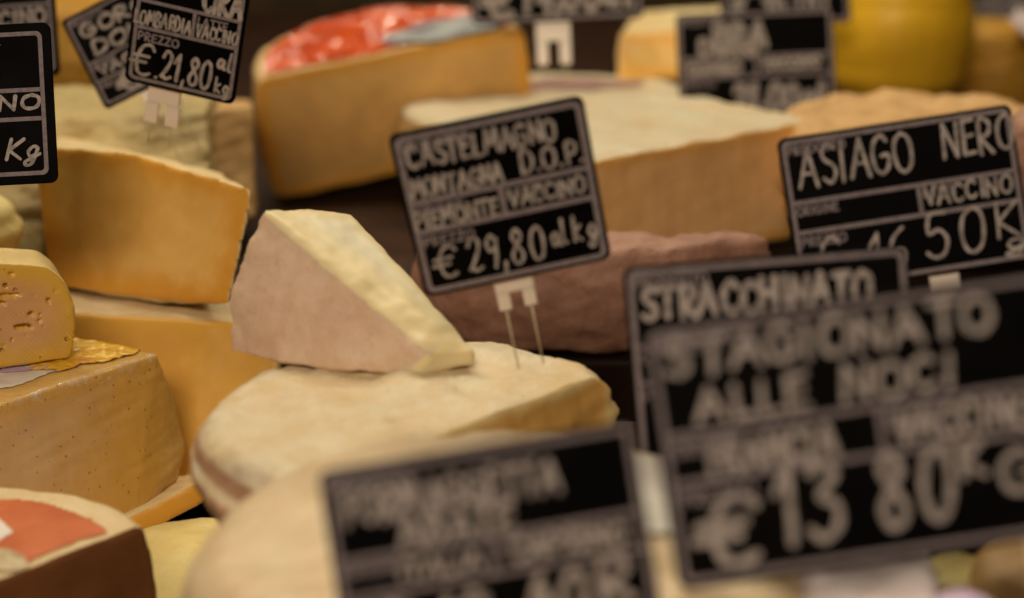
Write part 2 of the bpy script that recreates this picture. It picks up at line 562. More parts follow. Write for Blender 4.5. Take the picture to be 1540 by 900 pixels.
class Ink:
    """flat pen strokes, each laid a hair above the one before"""
    def __init__(s, z): s.v, s.f, s.z = [], [], z

    def stroke(s, pts, wid, vary=.12):
        P2 = [np.array(p, float) for p in pts]
        P2 = [p for i, p in enumerate(P2) if i == 0 or np.linalg.norm(p - P2[i - 1]) > 1e-6]
        if len(P2) < 2: return
        base = None
        s.z += .000012
        z = s.z
        ph = random.uniform(0, 6)

        def tan(i):
            a = P2[max(i - 1, 0)]; b = P2[min(i + 1, len(P2) - 1)]
            t_ = b - a; return t_ / (np.linalg.norm(t_) + 1e-12)
        rows = []
        t0 = tan(0)
        for a in (80, 45): rows.append((P2[0] - t0 * wid / 2 * math.sin(R(a)), t0, wid * math.cos(R(a))))
        for i in range(len(P2)): rows.append((P2[i], tan(i), wid * (1 + vary * math.sin(ph + i * .9))))
        t1 = tan(len(P2) - 1)
        for a in (45, 80): rows.append((P2[-1] + t1 * wid / 2 * math.sin(R(a)), t1, wid * math.cos(R(a))))
        for k, (c, t_, w_) in enumerate(rows):
            n = np.array((-t_[1], t_[0]))
            z += .000004
            i0 = len(s.v)
            s.v += [(*(c + n * w_ / 2), z), (*(c - n * w_ / 2), z)]
            if k: s.f.append((i0 - 2, i0 - 1, i0 + 1, i0))
        s.z = max(s.z, z - .00004)

    def text(s, txt, x0, y0, x1, hgt, wid, jit=.05, slope=0.0, slant=0.0):
        """write txt from x0 to x1 with its foot on y0"""
        tot = sum(GL[c][0] + .2 for c in txt) - .2
        kx = (x1 - x0) / tot
        x = x0
        for c in txt:
            gw, strokes = GL[c]
            jx, jy = random.uniform(-jit, jit) * hgt, random.uniform(-jit, jit) * hgt
            sc = 1 + random.uniform(-jit, jit); ro = random.uniform(-jit, jit) * 1.1
            for st in strokes:
                q = catmull(st, 5) if c not in SHARP else st
                pts = []
                for (a, b) in q:
                    a2 = a + ro * b + slant * b; b2 = (b - ro * .4 * a) * sc
                    pts.append((x + a2 * kx + jx, y0 + b2 * hgt + jy + slope * (x - x0 + a2 * kx)))
                if c in SHARP and len(pts) > 2:
                    for a, b in zip(pts, pts[1:]): s.stroke([a, ((a[0] + b[0]) / 2, (a[1] + b[1]) / 2), b], wid)
                else:
                    s.stroke(pts, wid)
            x += (gw + .2) * kx

    def mesh(s, name):
        me = bpy.data.meshes.new(name)
        me.from_pydata([tuple(map(float, v)) for v in s.v], [], s.f)
        return me


def round_rect(x0, y0, x1, y1, r_, n=6):
    out = []
    for cx, cy, a0 in ((x1 - r_, y1 - r_, 0), (x0 + r_, y1 - r_, 90), (x0 + r_, y0 + r_, 180), (x1 - r_, y0 + r_, 270)):
        for i in range(n + 1):
            a = R(a0 + 90 * i / n)
            out.append((cx + r_ * math.cos(a), cy + r_ * math.sin(a)))
    return out


def box_bm(bm, x0, x1, y0, y1, z0, z1, bev=0.0):
    r_ = bmesh.ops.create_cube(bm, size=1)
    for v in r_['verts']:
        v.co = Vector(((x0 + x1) / 2 + v.co.x * (x1 - x0), (y0 + y1) / 2 + v.co.y * (y1 - y0), (z0 + z1) / 2 + v.co.z * (z1 - z0)))
    if bev:
        es = list({e for v in r_['verts'] for e in v.link_edges})
        bmesh.ops.bevel(bm, geom=es, offset=bev, segments=2, affect='EDGES', profile=.5)


def mesh_of(bm, name, smooth=False):
    me = bpy.data.meshes.new(name)
    bmesh.ops.recalc_face_normals(bm, faces=bm.faces)
    bm.to_mesh(me); bm.free()
    if smooth: me.polygons.foreach_set('use_smooth', [True] * len(me.polygons))
    return me


# ------------------------------------------------------------------ sign materials
def board_mat():
    t = NT('black_slate_plastic')
    sm = t.noise(35, 5, .6)
    fi = t.noise(700, 3)
    c = t.mix(t.rng(sm, .4, .75), (.0012, .001, .001), (.003, .0022, .002))
    v = t.voronoi(260)
    sep = t.n('ShaderNodeSeparateColor'); t.l(v.outputs['Color'], sep.inputs[0])
    speck = t.math('MULTIPLY', t.rng(sep.outputs[0], .965, .97), t.math('SUBTRACT', 1, t.rng(v.outputs['Distance'], .03, .09)))
    c = t.mix(t.math('MULTIPLY', speck, .6), c, (.3, .28, .26))
    return t.out(c, t.rng(sm, .3, .7, .5, .7), t.bump(fi, .3, .0001), .04)


def ink_mat(name, a, b):
    t = NT(name)
    n1 = t.noise(260, 4, .7)
    return t.out(t.mix(t.rng(n1, .38, .62), b, a), .75, None, .2)


M_BOARD = board_mat()
M_CHALK = ink_mat('chalk_pen_white', (.42, .37, .345), (.24, .21, .195))
M_PRINT = ink_mat('printed_white_line', (.245, .205, .215), (.185, .155, .165))
M_CLIP = plain_mat('white_clip_plastic', (.78, .70, .60), .35, .5, sss=.3)
M_PIN = plain_mat('steel_pin', (.50, .42, .28), .35, .5)


def sign(tl, ang, wpx, hpx, d, label, texts, caps=True, yaw=0.0, tilt=0.0, clip=None, rows=(.41, .59), split=.5, margin=.016,
         line=.011, pen=.0022, dark=False, clip_w=.34, pin_len=.03, clip_h=.0165, leg=.33, skip=()):
    """black price sign: board > border, dividers, printed captions, handwriting, clip with two pins.
    tl is its top left corner as seen, ang its turn (degrees, anticlockwise)"""
    W, H = wpx * d / FPX, hpx * d / FPX
    a = R(ang)
    x_ax = (RT * math.cos(a) + UP * math.sin(a)); y_ax = (-RT * math.sin(a) + UP * math.cos(a)); z_ax = -FW
    if yaw or tilt:
        q = Matrix.Rotation(R(tilt), 3, x_ax) @ Matrix.Rotation(R(yaw), 3, y_ax)
        x_ax, y_ax, z_ax = q @ x_ax, q @ y_ax, q @ z_ax
    foot = P(*tl, d) + x_ax * W / 2 - y_ax * H
    o = empty('price_sign', foot, label, 'price sign', 'handwritten black price signs stuck in the cheeses')
    o.rotation_euler = Matrix((x_ax, y_ax, z_ax)).transposed().to_euler()
    u = H
    x0, x1, y0, y1 = -W / 2, W / 2, 0, H
    T = .0016
    bm = bmesh.new()
    loop = round_rect(x0, y0, x1, y1, .05 * u)
    fa = bm.faces.new([bm.verts.new((x, y, -T)) for x, y in loop])
    ex = bmesh.ops.extrude_face_region(bm, geom=[fa])
    for v in ex['geom']:
        if isinstance(v, bmesh.types.BMVert): v.co.z = 0
    bmesh.ops.bevel(bm, geom=[e for e in bm.edges if abs(e.verts[0].co.z) < 1e-9 and abs(e.verts[1].co.z) < 1e-9], offset=.0003, segments=1, affect='EDGES')
    link('board', mesh_of(bm, 'board'), M_BOARD, o)
    # printed frame
    m, lw = margin * u * 2.2, line * u * 2.2
    A_ = round_rect(x0 + m, y0 + m, x1 - m, y1 - m, .04 * u); B_ = round_rect(x0 + m + lw, y0 + m + lw, x1 - m - lw, y1 - m - lw, .022 * u)
    zf = .00012
    me = bpy.data.meshes.new('border')
    n = len(A_)
    me.from_pydata([(x, y, zf) for x, y in A_] + [(x, y, zf) for x, y in B_], [],
                   [(i, (i + 1) % n, n + (i + 1) % n, n + i) for i in range(n)])
    link('border', me, M_PRINT, o)
    xi0, xi1, yi0, yi1 = x0 + m + lw, x1 - m - lw, y0 + m + lw, y1 - m - lw
    ya, yb = y1 - rows[0] * H, y1 - rows[1] * H
    hw = lw * .5

    def flat(nm, ax0, ay0, ax1, ay1):
        me = bpy.data.meshes.new(nm)
        me.from_pydata([(ax0, ay0, zf), (ax1, ay0, zf), (ax1, ay1, zf), (ax0, ay1, zf)], [], [(0, 1, 2, 3)])
        return link(nm, me, M_PRINT, o)
    flat('divider', xi0 + .0001, ya - hw, xi1 - .0001, ya + hw)
    flat('divider', xi0 + .0001, yb - hw, xi1 - .0001, yb + hw)
    xm = x0 + split * W
    flat('divider', xm - hw, yb + hw + .0001, xm + hw, ya - hw - .0001)
    if caps:
        ch = .054 * u
        for txt, cx, cy, cw in (('PRODOTTO', xi0 + .01 * u, yi1 - ch * 1.25, .36 * u), ('ORIGINE', xi0 + .01 * u, ya - hw - ch * 1.25, .26 * u),
                                ('LATTE', xm + hw + .015 * u, ya - hw - ch * 1.35, .2 * u), ('PREZZO', xi0 + .012 * u, yb - hw - ch * 1.4, .28 * u)):
            if txt in skip: continue
            ink = Ink(zf + .00003)
            ink.text(txt, cx, cy, cx + cw, ch, ch * .22, jit=.0)
            tag(link('printed_caption', ink.mesh('printed_caption'), M_PRINT, o), kind='stuff')
    for tx in texts:
        ink = Ink(zf + .0003)
        txt, fx0, fy, fx1, fh = tx[:5]
        pw = tx[5] if len(tx) > 5 else pen
        slant = tx[6] if len(tx) > 6 else .06
        ink.text(txt, x0 + fx0 * W, y1 - fy * H, x0 + fx1 * W, fh * H, pw, jit=.05, slant=slant)
        link('handwriting', ink.mesh('handwriting'), M_CHALK, o)
    # clip and its two pins, a little behind the board's foot
    if clip is not None:
        cw = clip_w * .03
        cx = x0 + clip * W
        bm = bmesh.new()
        top, bot = .008, -clip_h
        box_bm(bm, cx - cw, cx + cw, bot * .45, top, -.0054, -T - .0002, .0006)
        for s_ in (-1, 1):
            box_bm(bm, cx + s_ * cw * .66 - cw * leg, cx + s_ * cw * .66 + cw * leg, bot, bot * .45 + .0004, -.0052, -T - .0006, .0005)
        link('clip', mesh_of(bm, 'clip'), M_CLIP, o)
        for s_ in (-1, 1):
            bm = bmesh.new()
            bmesh.ops.create_cone(bm, cap_ends=True, segments=8, radius1=.0003, radius2=.0005, depth=pin_len)
            bmesh.ops.translate(bm, verts=bm.verts, vec=Vector((0, 0, 0)))
            for v in bm.verts: v.co = Vector((cx + s_ * cw * .66 + v.co.x, bot - pin_len / 2 + v.co.z + .001, -.0035 + v.co.y))
            link('pin', mesh_of(bm, 'pin', True), M_PIN, o)
    return o


# ------------------------------------------------------------------ setting: counter, step, back wall
def slab(name, x0, x1, y0, y1, z0, z1, mat):
    bm = bmesh.new()
    box_bm(bm, x0, x1, y0, y1, z0, z1, .003)
    return tag(link(name, mesh_of(bm, name), mat), kind='structure')


M_WOOD = plain_mat('dark_counter_wood', (.035, .014, .007), .6, .2, (.02, .008, .004), 30, .0006, 90)
M_WALL = plain_mat('brown_back_wall', (.055, .034, .012), .7, .2, (.03, .018, .006), 12, .001, 40)
slab('counter', -1.6, 1.6, .25, .94, CAM_Z - .56, CAM_Z - .432, M_WOOD)
slab('display_riser', -.095, .62, .452, .80, CAM_Z - .4318, CAM_Z - .3205, M_WOOD)
slab('display_step', -1.6, 1.6, .942, 2.2, CAM_Z - .56, CAM_Z - .342, M_WOOD)
slab('back_wall', -1.8, 1.8, 2.2, 2.25, CAM_Z - .56, CAM_Z + .7, M_WALL)

# ------------------------------------------------------------------ cheese materials
M_SHARP = cheese_mat('aged_straw_paste', (.66, .42, .13), (.68, .45, .23), (.64, .37, .08), .013, (.55, .32, .08), (.60, .37, .18), pits=.2, pit_scale=460, sss=.2, streak=True, grit=.0005, film=.15)
M_EYED = cheese_mat('eyed_golden_paste', (.80, .64, .30), (.64, .38, .17), (.68, .42, .06), .018, (.74, .54, .22), (.56, .31, .14), pits=.12, pit_scale=240, sss=.2, streak=True, lines=True, grit=.0006, crust=.0002, rough_rind=.35, film=.15)
M_AMBER = cheese_mat('amber_paste', (.80, .66, .38), (.84, .54, .17), (.72, .36, .05), .017, (.70, .50, .22), (.70, .40, .09), sss=.2, low=9)
M_AMBER2 = cheese_mat('deep_amber_paste', (.80, .68, .45), (.70, .41, .08), (.64, .36, .05), .012, (.7, .52, .28), (.58, .31, .045), sss=.2, low=9)
M_CREAM = cheese_mat('cream_paste', (.70, .53, .38), (.78, .74, .56), (.76, .64, .36), .006, (.62, .43, .29), (.76, .70, .50), sss=.3)
M_SOFT = cheese_mat('floury_white_rind', (.76, .70, .53), (.76, .47, .14), (.78, .62, .30), .007, (.64, .46, .23), (.58, .34, .10), sss=.25, crust=.0012, vary=.9, side=(.54, .32, .19))
M_FORM = cheese_mat('pale_smooth_rind', (.74, .60, .40), (.8, .6, .3), (.7, .5, .2), .01, (.66, .49, .28), sss=.3, crust=.0004, rough_rind=.4)
M_REDW = cheese_mat('wheel_ochre_paste', (.64, .46, .24), (.86, .54, .18), (.78, .40, .06), .014, (.5, .32, .15), (.62, .37, .12), low=10, pits=.05, pit_scale=90, sss=.2)
M_BLOND = \
    cheese_mat('floury_blond_rind', (.60, .55, .41), (.86, .55, .25), (.74, .40, .10), .012, (.58, .46, .28), (.74, .44, .18), pits=.06, pit_scale=120, sss=.2, crust=.0012, side=(.58, .36, .14))
M_BROWN = cheese_mat('red_brown_rind', (.42, .23, .16), (.6, .35, .12), (.4, .2, .06), .01, (.27, .135, .095), sss=.05, crust=.0014, vary=.8)
M_DARKC = cheese_mat('pale_rim_dark_side', (.74, .60, .36), (.25, .095, .035), (.22, .085, .03), .006, (.66, .50, .26), (.19, .075, .025), sss=.05)
M_GREEN = cheese_mat('greenish_grey_rind', (.58, .45, .20), (.42, .30, .13), (.3, .18, .07), .01, (.42, .31, .13), sss=.05, crust=.0016, vary=.9)
M_YELLOW = cheese_mat('yellow_wax_rind', (.92, .56, .03), (.7, .5, .1), (.7, .5, .1), .01, (.84, .48, .02), sss=.15, rough_rind=.4, rind_bump=.1, vary=.9)
M_OCHRE = cheese_mat('dull_ochre_rind', (.50, .27, .03), (.5, .3, .05), (.5, .3, .05), .01, (.40, .20, .02), sss=.1)
M_TAN = cheese_mat('tan_rind', (.60, .38, .16), (.5, .3, .1), (.5, .3, .1), .01, (.50, .29, .11), sss=.1)
M_PALEY = cheese_mat('pale_yellow_paste', (.80, .68, .30), (.8, .62, .25), (.7, .5, .15), .01, (.74, .60, .24), sss=.3)
M_WHITE = cheese_mat('white_bloom_rind', (.84, .80, .70), (.80, .64, .32), (.80, .62, .28), .006, (.80, .72, .55), sss=.3)
M_ASH = plain_mat('ash_grey_rind', (.10, .085, .085), .8, .2, (.06, .05, .05), 60, .001, 120)
M_PAPER = plain_mat('pinkish_wrapping_paper', (.80, .69, .72), .5, .3, (.72, .60, .63), 30, .0008, 60)
M_PURPLE = plain_mat('lilac_printed_foil', (.55, .40, .62), .4, .5, (.62, .48, .66), 40)
M_MAUVE = plain_mat('mauve_paper_label', (.30, .17, .15), .6, .3, (.25, .14, .125), 60)
M_REDL = plain_mat('red_paper_label_matt', (.58, .15, .045), .55, .3, (.50, .11, .03), 45)
M_REDG = plain_mat('red_label_under_film', (.54, .07, .005), .5, .04, (.42, .04, .003), 40, .0004, 150, coat=.8)
M_LWHITE = plain_mat('white_print_and_highlight', (.78, .74, .68), .45, .4)
M_LBLUE = plain_mat('grey_blue_label_print', (.30, .33, .33), .35, .3, (.16, .15, .18), 40)
M_FILM = plain_mat('milky_cling_film', (.86, .80, .66), .14, .7, (.72, .52, .22), 90, .0008, 160, coat=.6)

# ------------------------------------------------------------------ sharp cheeses at left
WT = .905
q_tr, q_br = P(235, 532, WT), P(203, 775, .892)
q_tl, q_bl = P(-220, 682, .78), P(-220, 952, .78)
wedge = hull('cheese_wedge', [q_tl, q_tr, q_br, q_bl, P(262, 598, .922), P(279, 680, .925), P(266, 722, .925), P(110, 508, .925), P(-220, 497, .93),
              P(150, 690, .955), P(-220, 690, .955)], M_SHARP,
             'big straw coloured cheese wedge with fine pinholes and yellow film label, under the holed cheese',
             cut_ids=((0, 1, 2),), voxel=.0011, smooth=7, lumps=((.05, .0008, 1, .6), (.012, .0002, 4, .8)), rag=.0008)
WN = (q_tr - q_tl).cross(q_br - q_tl).normalized()
if WN.y > 0: WN = -WN

zt = q_tr.z + .002
b_r, b_l = on_level(106, 542, zt), on_level(0, 556, zt)
dirx = (b_r - b_l); dirx.z = 0; dirx.normalize()
EN = Vector((dirx.y, -dirx.x, 0))
if EN.y > 0: EN = -EN
prof = [(106, 541), (113, 505), (112, 465), (98, 427), (80, 408), (58, 399), (0, 396), (-180, 396), (-180, 590)]
prof = catmull(prof[:7], 3) + prof[7:]
fr = [ray_plane(x, y, b_r, EN) for x, y in prof]
fr[-1].z = zt
bk = []
for p in fr:
    q = p - EN * .030
    bk.append(q)
mid_top = max(p.z for p in fr)
bk2 = [p - EN * .055 + Vector((-.010, 0, -.012 if p.z > zt + .03 else 0)) for p in fr]
eyes = []
for (x, y, a, b, ang, dp) in ((36, 492, 14, 4.5, -8, .004), (47, 473, 5.5, 4, 10, .0035), (60, 483, 4, 2.6, 0, .002), (61, 473, 3, 2.5, 0, .002), (74, 453, 3.4, 5, 20, .003),
                              (8, 430, 4, 3.5, 0, .003), (14, 445, 18, 4, -6, .003), (2, 457, 8, 4, -10, .004), (18, 412, 5, 3.5, 0, .002), (18, 511, 2.5, 2.2, 0, .002),
                              (25, 473, 2, 1.6, 0, .001), (52, 445, 3, 1.5, -20, .001), (66, 490, 2, 1.5, 0, .0012), (84, 438, 5, 2.5, 0, .001), (40, 505, 2, 1.3, 0, .001),
                              (92, 515, 1.6, 1.4, 0, .0012), (5, 520, 2.4, 2, 0, .0015), (-20, 470, 12, 6, 0, .004)):
    eyes.append((ray_plane(x, y, b_r, EN), a * .000335, b * .000335, R(ang), dp))
holed = hull('holed_cheese', fr + bk + bk2, M_EYED, 'small rounded half cheese with pinkish holed cut face, on top of the straw wedge',
             cut_ids=((0, 12, len(prof) - 2),), voxel=.0009, smooth=16, lumps=((.05, .0006, 1, .5),), eyes=eyes)

M_PINKEDGE = plain_mat('dusty_pink_shaded_rind_edge', (.62, .36, .30), .5, .3, (.70, .48, .36), 300)
# film label on the wedge, and the glinting lip of cling film along its front edge
t = NT('orange_yellow_film_print')
cc = t.noise(28, 3)
st = t.noise(1.0, 4, .7, t.mapping((30, 300, 30), (0, 0, R(35))))
c = t.mix(t.rng(st, .35, .65), (.72, .36, .02), (.85, .55, .05))
c = t.mix(t.rng(cc, .5, .72), c, (.68, .24, .03))
M_FLABEL = t.out(c, .18, t.bump(st, .7, .0012), .6, coat=.6)
wl = wedge.location


def loc2(p): return (p.x - wl.x, p.y - wl.y)


zz = q_tr.z
drape(wedge, 'film_label', [loc2(on_level(x, y, zz)) for x, y in ((92, 566), (128, 552), (165, 545), (205, 536), (214, 527), (160, 515), (118, 506), (60, 505), (40, 560))],
      M_FLABEL, lift=.0006, step=.0009, wave=.0007, seed=2)
drape(wedge, 'printed_label', [loc2(on_level(x, y, zz)) for x, y in ((-80, 630), (0, 592), (60, 572), (96, 562), (70, 548), (-80, 552))],
      M_LWHITE, lift=.0004, step=.0009, wave=.0002, seed=4)
drape(wedge, 'violet_band', [loc2(on_level(x, y, zz)) for x, y in ((-80, 575), (8, 566), (60, 560), (88, 563), (74, 554), (-80, 556))],
      M_PURPLE, lift=.0009, step=.0008)
drape(wedge, 'blue_mark', [loc2(on_level(x, y, zz)) for x, y in ((-20, 570), (2, 562), (9, 557), (-20, 556))],
      plain_mat('deep_blue_print', (.03, .02, .30), .3), lift=.0013, step=.0006)
# lip of film
ink_v, ink_f = [], []
NS = 150
for i in range(NS + 1):
    u_ = i / NS
    base = q_tl.lerp(q_tr, .45 + .545 * u_) - wl
    cr = max(0, math.sin((u_ - .52) / .2 * 3.14)) if .52 < u_ < .72 else 0
    amp = .0005 + .0022 * cr * (.6 + .4 * math.sin(u_ * 170)) + .0012 * max(0, math.sin(u_ * 23 + 2)) ** 2
    wig = .0004 * math.sin(u_ * 55) + .0003 * math.sin(u_ * 131 + 1) + .0009 * cr * math.sin(u_ * 240)
    for k, (o_, z_) in enumerate(((-.0026, .0006), (-.0012, .0011 + wig * .5), (.0004, .0004 + wig * .3), (.0013 + wig * .4, -.0012 - amp), (.0009 + wig, -.0028 - amp * 1.7))):
        p = base + WN * o_ + Vector((0, 0, z_))
        ink_v.append(tuple(p))
    if i:
        for k in range(4):
            a_ = (i - 1) * 5 + k
            ink_f.append((a_, a_ + 1, a_ + 6, a_ + 5))
me = bpy.data.meshes.new('film_lip')
me.from_pydata(ink_v, [], ink_f)
me.polygons.foreach_set('use_smooth', [True] * len(ink_f))
t = NT('clear_cling_film')
M_CLEAR = t.out((.92, .88, .78), .1, t.bump(t.noise(260, 3), .7, .0006), .8, coat=.6)
t.l(t.rng(t.noise(150, 3), .4, .7, .04, .42), t.b.inputs['Alpha'])
link('film_lip', me, M_CLEAR, wedge)
hl = holed.location
drape(holed, 'label', [(p.x - hl.x, p.y - hl.y) for p in (on_level(x, y, mid_top) for x, y in ((-120, 387), (0, 386), (52, 388), (66, 393), (50, 395), (0, 393.5), (-120, 393)))], M_PINKEDGE, lift=.0004, step=.0007)  # pink strip: rind edge and its shadow put in as colour, no paper

# slab and pale cheese below the wedge
hull('thin_cheese_slab', [P(120, 818, .86), P(310, 719, .915), P(310, 756, .912), P(120, 858, .86), P(120, 745, .95), P(320, 690, .99), P(320, 720, .99), P(120, 770, .95)],
     M_AMBER, 'thin amber cheese slab with pale top, just beneath the straw wedge', cut_ids=((0, 1, 2),), voxel=.002)
wheel('pale_cheese', P(300, 860, .84), .07, .05, M_PALEY, 'pale yellow cheese low down between the dark cut half wheel and the smooth pale round')

# dark cut half wheel with red label, front left
zc = CAM_Z - .320
c8 = Vector((-.2226, .640, zc))
A8, B8 = on_level(0, 872, zc), on_level(205, 792, zc)
dark = wheel('dark_cut_cheese', c8, .082, .075, M_DARKC, 'half wheel with dark brown cut side and matt red label on its pale top',
             cuts=((A8, B8),), rt=.006, rb=.008, voxel=.0022, smooth=3, lumps=((.05, .0008, 1, .6),))
d_ = Vector((B8.x - A8.x, B8.y - A8.y)).normalized(); n_ = (d_.y, -d_.x)
pA = (A8.x - c8.x, A8.y - c8.y)
pin_ = (pA[0] - n_[0] * .004, pA[1] - n_[1] * .004)
drape(dark, 'label', disc_outline(.066, ((pin_, n_),)), M_REDL, lift=.0006, step=.0015)
lw_ = [on_level(x, y, zc) for x, y in ((-60, 770), (0, 782), (24, 803), (0, 815), (-60, 822))]
drape(dark, 'label_emblem', [(p.x - c8.x, p.y - c8.y) for p in lw_], M_LWHITE, lift=.0010, step=.001)
lw_ = [on_level(x, y, zc) for x, y in ((-40, 830), (14, 826), (40, 840), (48, 856), (30, 860), (-40, 870))]
drape(dark, 'label_print', [(p.x - c8.x, p.y - c8.y) for p in lw_], plain_mat('olive_label_print', (.38, .27, .12), .5, col2=(.62, .52, .34), scale=120), lift=.0011, step=.001)

# ------------------------------------------------------------------ centre stack
K = .9
zf_ = CAM_Z - .2580
cen = on_level(865, 855, zf_)
form = wheel('smooth_round_cheese', Vector((-.0056, .5475, zf_)), .103, .062, M_FORM, 'smooth pale round cheese in front, holding the sign reading FORMAGGETTA',
             rt=.020, rb=.018, dome=.001, voxel=.0025, lumps=((.07, .0016, 1, 1), (.02, .0004, 3, 1)))
drape(form, 'highlight_patch', [(p.x + .0056, p.y - .5475) for p in (on_level(x, y, zf_) for x, y in ((940, 690), (1060, 690), (1070, 800), (950, 806)))], M_LWHITE, lift=.0006, step=.002, wave=.0005)  # white patch: bright highlight on the rind put in as colour, no paper
z2 = CAM_Z - .2997 * K
c2 = P(610, 612, .82 * K)
soft = wheel('floury_cheese', Vector((c2.x + .0075, c2.y, z2)), .092, .040, M_SOFT, 'cut cheese with lumpy floury white top and amber inside, under the cream wedge',
             cuts=((on_level(455, 728, z2), on_level(940, 548, z2)),), rt=.015, rb=.013, voxel=.0018, smooth=4,
             lumps=((.06, .0020, 1, .5), (.02, .0008, 4, .3)), rag=.002)

PW = [P(395, 314, .885 * K), P(532, 320, .925 * K), P(716, 530, .862 * K), P(648, 537, .850 * K), P(620, 570, .851 * K), P(343, 532, .882 * K), P(343, 440, .885 * K),
      P(714, 550, .866 * K), P(420, 500, .965 * K), P(690, 520, .90 * K), P(420, 548, .868 * K), P(480, 318, .93 * K)]
hull('cream_wedge', PW, M_CREAM, 'cream wedge with brownish pink rind side, lying on the floury cheese',
     cut_ids=((0, 1, 2), (3, 4, 7)), voxel=.0016, smooth=4, lumps=((.05, .0012, 1, .7), (.02, .0005, 4, .6)), rag=.001, tol=.97)

# brown rind cheese behind
zb = CAM_Z - .277
wheel('brown_rind_cheese', Vector((.046, 1.10, zb)), .16, .062, M_BROWN, 'rough red brown rind cheese under the 29.80 sign, before the blond one',
      rt=.008, rb=.006, lumps=((.05, .0014, 1, 1), (.02, .0008, 4, 1)), local_cuts=(((0, -.125, 0), (0, 1, 0)),))

# blond half wheel
kk = 1.07
z9 = CAM_Z - .236 * kk
c9 = P(960, 201, 1.07 * kk)
wheel('blond_half_cheese', Vector((c9.x, c9.y, z9)), .115 * kk, .072 * kk, M_BLOND, 'big cut cheese, blond top and tan inside, between the 29.80 and ASIAGO NERO signs',
      cuts=((on_level(900, 241, z9), on_level(1178, 190, z9)),), rt=.006, rb=.006, rag=.003, lumps=((.06, .0014, 1, .5), (.018, .0006, 4, .1)))
zbk = CAM_Z - .270
cb = on_level(842, 152, zbk)
back = wheel('cream_cheese', Vector((cb.x, cb.y, zbk)), .118, .05, M_BLOND, 'whole cream coloured wheel with a mauve strip on top', rt=.010, rb=.008)
lw_ = [on_level(x, y, zbk) for x, y in ((690, 134), (720, 124), (800, 119), (900, 119), (975, 124), (960, 133), (860, 139), (740, 141))]
drape(back, 'label', [(p.x - cb.x, p.y - cb.y) for p in lw_], M_MAUVE, lift=.001)

# red label wheel, half, tilted towards us
RW = Matrix.Rotation(R(-4.0), 4, 'Y') @ Matrix.Rotation(R(11), 4, 'X')
ca_ = R(20)
rn = Vector((math.sin(ca_), -math.cos(ca_), 0))
redw = wheel('red_label_cheese', P(590, 79, 1.30), .102, .096, M_REDW, 'tall half wheel with a shiny red and blue label on top, at the back',
             local_cuts=(((0, 0, 0), tuple(rn)),), rt=.007, rb=.009, rot=(R(11), R(-4), 0), lumps=((.06, .0012, 1, .4), (.018, .0003, 4, .2)))
redw.location = P(590, 79, 1.30) - (RW @ Vector((0, 0, .096)))
p_in = (-rn.x * .004, -rn.y * .004)
drape(redw, 'label', disc_outline(.094, ((p_in, (rn.x, rn.y)),)), M_REDG, lift=.0008, step=.0016, wave=.0007, seed=1)
em = []
for k in range(28):
    a = 6.28318 * k / 28
    em.append((.040 + .052 * math.cos(a) * math.cos(ca_) - .021 * math.sin(a) * math.sin(ca_), .036 + .052 * math.cos(a) * math.sin(ca_) + .021 * math.sin(a) * math.cos(ca_)))
drape(redw, 'label_emblem', em, M_LBLUE, lift=.0024, step=.0016, wave=.0004, seed=3)

# ------------------------------------------------------------------ left middle
hull('amber_block', [P(50, 216, 1.03), P(200, 231, .985), P(381, 287, .945), P(345, 460, .955), P(75, 428, 1.03), P(90, 205, 1.15), P(330, 262, 1.07), P(300, 440, 1.05), P(90, 400, 1.13), P(230, 455, 1.0)],
     M_AMBER, 'tall amber cheese block with thin pale top edge, below the sign reading 21.80', cut_ids=((0, 2, 3), (1, 3, 4)), voxel=.002, smooth=5, tol=.97, rag=.001)
hull('amber_slab', [P(60, 468, .985), P(425, 492, .955), P(60, 432, 1.04), P(425, 458, 1.03), P(60, 705, .965), P(415, 735, .935), P(60, 620, 1.06), P(405, 640, 1.05)],
     M_AMBER2, 'amber cheese with pale top lying under the tall amber block, left of the cream wedge', cut_ids=((0, 1, 4),), voxel=.002, smooth=5, rag=.0015, tol=.97)
hull('grey_green_cheese', [P(20, 186, 1.125), P(312, 168, 1.15), P(20, 130, 1.24), P(325, 127, 1.25), P(20, 330, 1.10), P(312, 320, 1.12), P(20, 300, 1.2), P(325, 300, 1.2)],
     M_GREEN, 'flat greenish grey cheese behind the tall amber block, under the tilted grey sign', voxel=.0022, lumps=((.05, .002, 1, 1), (.02, .001, 4, 1)))
hull('tan_end_piece', [P(318, 165, 1.2), P(378, 158, 1.22), P(318, 150, 1.27), P(378, 148, 1.28), P(318, 330, 1.18), P(385, 330, 1.2), P(318, 310, 1.26), P(385, 310, 1.26)],
     M_TAN, 'narrow tan cheese end between the greenish cheese and the red label half wheel', voxel=.0022)
wheel('ochre_cheese', P(120, -8, 1.55), .085, .10, M_OCHRE, 'ochre wheel in the top left corner behind the tilted grey sign')
wheel('pale_round', P(-64, 300, 1.0), .0315, .035, M_PALEY, 'small pale yellow round at the left edge below the NO and Kg sign', rt=.012, rb=.012)
hull('greyish_piece', [P(-40, 262, 1.1), P(70, 262, 1.12), P(-40, 245, 1.2), P(70, 245, 1.2), P(-40, 420, 1.08), P(66, 420, 1.09), P(-40, 400, 1.2), P(70, 400, 1.2)],
     M_GREEN, 'dull grey brown cheese piece left of the tall amber block', voxel=.0024)

